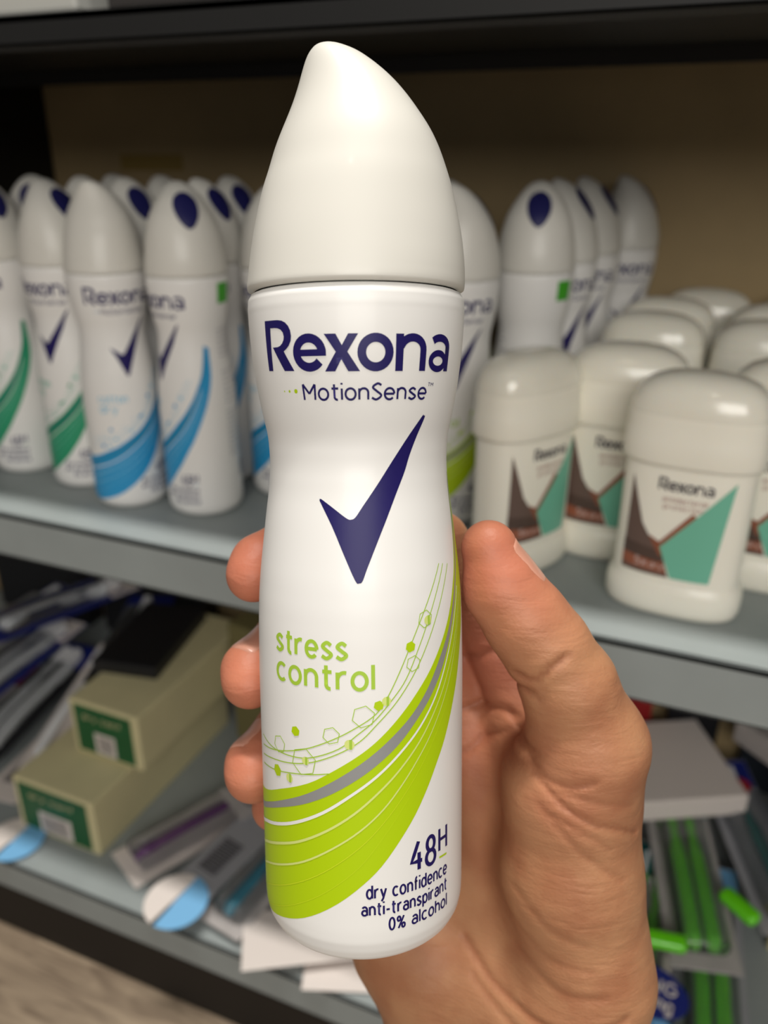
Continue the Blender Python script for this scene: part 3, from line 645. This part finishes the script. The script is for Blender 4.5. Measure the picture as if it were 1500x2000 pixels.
SKIN = skin_material()
NAIL = mat('fingernail', (206,146,124), .34, coat=.25, sss=.15)
HS = .85
lo = np.array([-44,-22,-112.]); hi = np.array([100,78,114.])
gx, gy, gz = [np.arange(lo[i], hi[i]+HS, HS, dtype=np.float32) for i in range(3)]
GX, GY, GZ = np.meshgrid(gx, gy, gz, indexing='ij')
def cone(a, b, ra, rb):
    a = np.array(a, np.float32); b = np.array(b, np.float32); d = b-a; L2 = float(d@d)
    t = ((GX-a[0])*d[0]+(GY-a[1])*d[1]+(GZ-a[2])*d[2])/L2; t = np.clip(t, 0, 1)
    return np.sqrt((GX-a[0]-t*d[0])**2+(GY-a[1]-t*d[1])**2+(GZ-a[2]-t*d[2])**2)-(ra+(rb-ra)*t)
def smin(a, b, k):
    h = np.clip(.5+.5*(b-a)/k, 0, 1); return b+(a-b)*h-k*h*(1-h)
def chain(nodes, k=3.0):
    d = None
    for p, q in zip(nodes, nodes[1:]):
        c = cone(p[:3], q[:3], p[3], q[3]); d = c if d is None else smin(d, c, k)
    return d
W1, W2 = (60,22,-48), (22,42,-48)
palm = None
for nodes, k in [
    ([(58,24,-46,20),(50,40,44,11.5)], 6), ([(46,30,-46,18),(32,50,36,12)], 6),
    ([(34,38,-46,18),(12,54,22,11.5)], 6), ([(22,42,-46,20),(-4,54,6,10.5)], 6),
    ([(14,44,-40,21),(0,50,-12,15)], 6), ([(60,20,-46,22),(64,10,-110,25)], 8), ([(24,40,-46,22),(36,36,-110,26)], 8), ([(42,30,-46,20),(50,26,-110,24)], 8),
    ([(66,16,-34,20),(60,16,0,19.5),(59,14,28,19)], 6), ([(62,20,20,16),(52,38,40,11)], 8)]:
    c = chain(nodes, k); palm = c if palm is None else smin(palm, c, 7)
thumb = chain([(59,14,28,18.5),(62,9,42,16.5),(55.5,5,61,12.5),(49,4,72,11.4),(43.5,4,79.5,10.9),(37.4,4.5,88,10.0),(33.8,5,98.6,7.4)], 3)
hand_d = smin(palm, thumb, 5)
fingers = {
 'index': [(50,40,44,11),(36,41,72,10),(22.5,36.5,94.5,8.9),(10,38.5,100,8.6),(-3,37.5,101,8.4),(-18,31.5,97,8.4),(-28.5,19.5,91.5,8.3),(-30,16,89.5,7.6)],
 'middle': [(32,50,36,11),(24,47,62,10),(17,41,78,9.6),(2,41,77,9),(-10,38.5,73,8.8),(-23,29,67,8.9),(-31.2,16.5,61.5,8.6),(-31.5,12.5,60,7.6)],
 'ring': [(12,54,22,11),(12,50,40,9.8),(8,44,52,9.2),(-4,41,51,8.8),(-13,37,46,8.6),(-24,28,39,8.7),(-31.2,16.5,33,8.6),(-31.6,13,32,7.7)],
 'pinky': [(-4,54,6,10),(-2,52,18,8.6),(-2,44,28,8),(-10,38,27,7.4),(-19,31,23,7.2),(-26,22.5,19,6.9),(-27,20,18,6.2)]}
for nm, nd in fingers.items():
    hand_d = smin(hand_d, chain(nd, 2.5), 2.6)
# wrinkles and creases, carved a fraction of a millimetre deep
creases = [  # polylines (x,z) seen from the front, depth, width, y limit
 ([(40.5,67),(44,66),(48,70),(52,73)], .9, 1.0, 30), ([(43,62),(46,60.5)], .5, .8, 30),
 ([(44,43),(48,38),(54,37),(60,39)], .7, 1.0, 30), ([(46,38),(52,32),(60,27),(68,24),(74,20)], .75, .9, 30),
 ([(47,30),(54,22),(62,14),(70,8)], .4, .9, 30), ([(52,35),(62,33),(72,30)], .4, .9, 30), ([(50,28),(58,24),(66,18)], .35, .7, 30),
 ([(30,-26),(38,-34),(50,-38),(62,-37),(72,-33)], .8, 1.3, 45), ([(32,-34),(44,-43),(58,-45),(70,-43)], .55, 1.2, 45), ([(44,-20),(54,-26),(66,-26)], .4, 1.2, 45),
 ([(42,2),(50,-6),(60,-10)], .3, 1.1, 30), ([(40,-8),(50,-16),(62,-18)], .3, 1.1, 30),
 ([(28,40),(34,42),(41,44),(46,43)], .9, 1.3, 60), ([(27,26),(34,30),(40,36),(46,40)], .8, 1.1, 60), ([(30,58),(38,62),(44,62)], .7, 1.2, 60)]
g2x, g2z = np.meshgrid(gx, gz, indexing='ij'); CR = []
def field(poly, wd):
    P = catmull(poly, 8); dm = np.full(g2x.shape, 99, np.float32)
    for (ax, az), (bx, bz) in zip(P, P[1:]):
        dx, dz = bx-ax, bz-az; t = np.clip(((g2x-ax)*dx+(g2z-az)*dz)/(dx*dx+dz*dz+1e-9), 0, 1)
        dm = np.minimum(dm, np.hypot(g2x-ax-t*dx, g2z-az-t*dz))
    return np.exp(-(dm/wd)**2)
cr_maps = []
for poly, dep, wd, yl in creases:
    f = field(poly, wd); lim = (gy < yl).astype(np.float32)
    hand_d += (f*dep)[:, None, :]*lim[None, :, None]; cr_maps.append((f*min(1,dep), yl))
# keep clear of the can: the skin flattens where it presses the metal
rr_ = np.interp(gz, _zz, _rs)+.15
can_d = np.maximum(np.hypot(GX, GY)-rr_[None,None,:], np.maximum(-GZ-.2, GZ-163))
hand_d = np.maximum(hand_d, -can_d)
def surface_nets(D):
    ins = D < 0; nx, ny, nz = D.shape
    cnt = np.zeros((nx-1,ny-1,nz-1), np.int8)
    for i in (0,1):
        for j in (0,1):
            for k in (0,1): cnt += ins[i:nx-1+i, j:ny-1+j, k:nz-1+k]
    act = (cnt > 0) & (cnt < 8); idx = -np.ones(act.shape, np.int64); cells = np.argwhere(act); idx[act] = np.arange(len(cells))
    acc = np.zeros((len(cells),3)); n = np.zeros(len(cells))
    cor = [(i,j,k) for i in (0,1) for j in (0,1) for k in (0,1)]
    for a in cor:
        for ax in range(3):
            if a[ax]: continue
            b = list(a); b[ax] = 1
            pa = cells+np.array(a); pb = cells+np.array(b)
            da = D[pa[:,0],pa[:,1],pa[:,2]]; db = D[pb[:,0],pb[:,1],pb[:,2]]
            m = (da < 0) != (db < 0); t = np.where(m, da/np.where(m, da-db, 1), 0)
            p = pa+t[:,None]*(pb-pa); acc[m] += p[m]; n[m] += 1
    V = acc/n[:,None]; F = []
    for ax in range(3):
        u, v = [(1,2),(2,0),(0,1)][ax]
        sl0 = [slice(1,-1)]*3; sl0[ax] = slice(0,-1); sl1 = [slice(1,-1)]*3; sl1[ax] = slice(1,None)
        A = ins[tuple(sl0)]; B = ins[tuple(sl1)]; e = np.argwhere(A != B); flip = A[tuple(e.T)]
        off = np.array([1,1,1]); off[ax] = 0; e = e+off
        du = np.zeros(3,int); du[u] = 1; dv = np.zeros(3,int); dv[v] = 1
        q = [idx[tuple((e+o).T)] for o in (-du-dv, -dv, 0*du, -du)]
        Q = np.stack(q,1); Q[~flip] = Q[~flip][:, ::-1]; F.append(Q)
    F = np.concatenate(F); F = F[(F >= 0).all(1)]
    return V, F
V, F = surface_nets(hand_d.astype(np.float64))
Vmm = V*HS+lo
me = bpy.data.meshes.new('hand'); me.vertices.add(len(V)); me.vertices.foreach_set('co', (Vmm/1000).ravel())
me.loops.add(F.size); me.loops.foreach_set('vertex_index', F.ravel().astype(np.int32))
me.polygons.add(len(F)); me.polygons.foreach_set('loop_start', np.arange(0, F.size, 4, dtype=np.int32)); me.polygons.foreach_set('loop_total', np.full(len(F), 4, np.int32))
me.update(calc_edges=True); me.validate()
me.polygons.foreach_set('use_smooth', [True]*len(me.polygons)); me.materials.append(SKIN)
tint = np.zeros((len(V),4), np.float32); tint[:,3] = 1
for c, r, s in [((-30,16,91),17,.9),((-31,14,61),17,.85),((-31,14,33),16,.8),((-27,20,18),12,.7),((36,3,96),20,.75),((44,4,84),14,.5),((40,34,62),26,.7),((56,0,36),15,.25),((30,40,30),22,.4)]:
    d = np.linalg.norm(Vmm-np.array(c), axis=1); tint[:,0] = np.maximum(tint[:,0], s*np.exp(-(d/r)**2))
ix = np.clip(((Vmm[:,0]-lo[0])/HS).round().astype(int), 0, len(gx)-1); iz = np.clip(((Vmm[:,2]-lo[2])/HS).round().astype(int), 0, len(gz)-1)
for f, yl in cr_maps: tint[:,1] = np.maximum(tint[:,1], np.where(Vmm[:,1] < yl, .55*f[ix,iz], 0))
ca = me.color_attributes.new('tint', 'FLOAT_COLOR', 'POINT'); ca.data.foreach_set('color', tint.ravel())
hand = link('hand', me, label='right hand of a person gripping the large spray can, thumb on the right side', cat='hand')
hand.matrix_world = HM
sm_ = hand.modifiers.new('soften', 'SMOOTH'); sm_.factor = .5; sm_.iterations = 2
def sdf_at(P):
    q = (np.asarray(P)-lo)/HS; q0 = np.floor(q).astype(int); t = q-q0; out = np.zeros(len(q))
    for i in (0,1):
        for j in (0,1):
            for k in (0,1):
                w_ = np.abs(1-i-t[:,0])*np.abs(1-j-t[:,1])*np.abs(1-k-t[:,2])
                out += w_*hand_d[np.clip(q0[:,0]+i,0,len(gx)-1), np.clip(q0[:,1]+j,0,len(gy)-1), np.clip(q0[:,2]+k,0,len(gz)-1)]
    return out
def nail(c, tip, nrm, L, W):
    c = np.array(c, float); t = np.array(tip, float); t /= np.linalg.norm(t); n = np.array(nrm, float); n -= t*(n@t); n /= np.linalg.norm(n); s_ = np.cross(t, n)
    nu, nv = 17, 13; pts = []
    for j in range(nv):
        for i in range(nu):
            a = -1+2*i/(nu-1); b = -1+2*j/(nv-1)
            x = a*W*(1-.18*max(0,-b)**2); y = b*L
            if b > 0: y = b*L*math.sqrt(max(0,1-.35*a*a))
            pts.append(c+s_*x+t*y+n*16)
    P = np.array(pts); done = np.zeros(len(P), bool)
    for _ in range(70):
        d = sdf_at(P); P = np.where((d > .05)[:,None], P-n*np.minimum(np.maximum(d,.05),1.2)[:,None]*.8, P)
    vs = []
    for k_, off in ((0,.10),(1,-.6)):
        for q, p in enumerate(P):
            a = abs(-1+2*(q % nu)/(nu-1)); b = -1+2*(q//nu)/(nv-1)
            o_ = off-(.16*a**8+.25*max(0,-b)**6+.12*max(0,b)**8 if k_ == 0 else 0)
            vs.append((p+n*o_)/1000)
    g = lambda i, j, k: k*nu*nv+j*nu+i
    fs = [(g(i,j,0),g(i+1,j,0),g(i+1,j+1,0),g(i,j+1,0)) for i in range(nu-1) for j in range(nv-1)]+[(g(i,j,1),g(i,j+1,1),g(i+1,j+1,1),g(i+1,j,1)) for i in range(nu-1) for j in range(nv-1)]
    per = [(i,0) for i in range(nu)]+[(nu-1,j) for j in range(1,nv)]+[(i,nv-1) for i in range(nu-2,-1,-1)]+[(0,j) for j in range(nv-2,0,-1)]
    fs += [(g(*per[i],0),g(*per[i],1),g(*per[(i+1) % len(per)],1),g(*per[(i+1) % len(per)],0)) for i in range(len(per))]
    mb = MB(); mb.add([tuple(v) for v in vs], fs, NAIL); return mb.build('fingernail', hand)
nail((38,5.5,92), (-.50,.03,.86), (.84,-.24,.5), 6.8, 5.2)
nail((-29,17.5,64.5), (-.70,-.70,-.16), (-.48,.0,.88), 6.2, 5.4)
nail((-30,17.5,35), (-.66,-.72,-.16), (-.78,.05,.62), 6.0, 5.2)
nail((-27,22,92), (-.7,-.62,-.25), (-.6,.45,.65), 6.0, 5.0)
nail((-24.5,24,20), (-.72,-.66,-.25), (-.6,.4,.65), 4.8, 4.2)
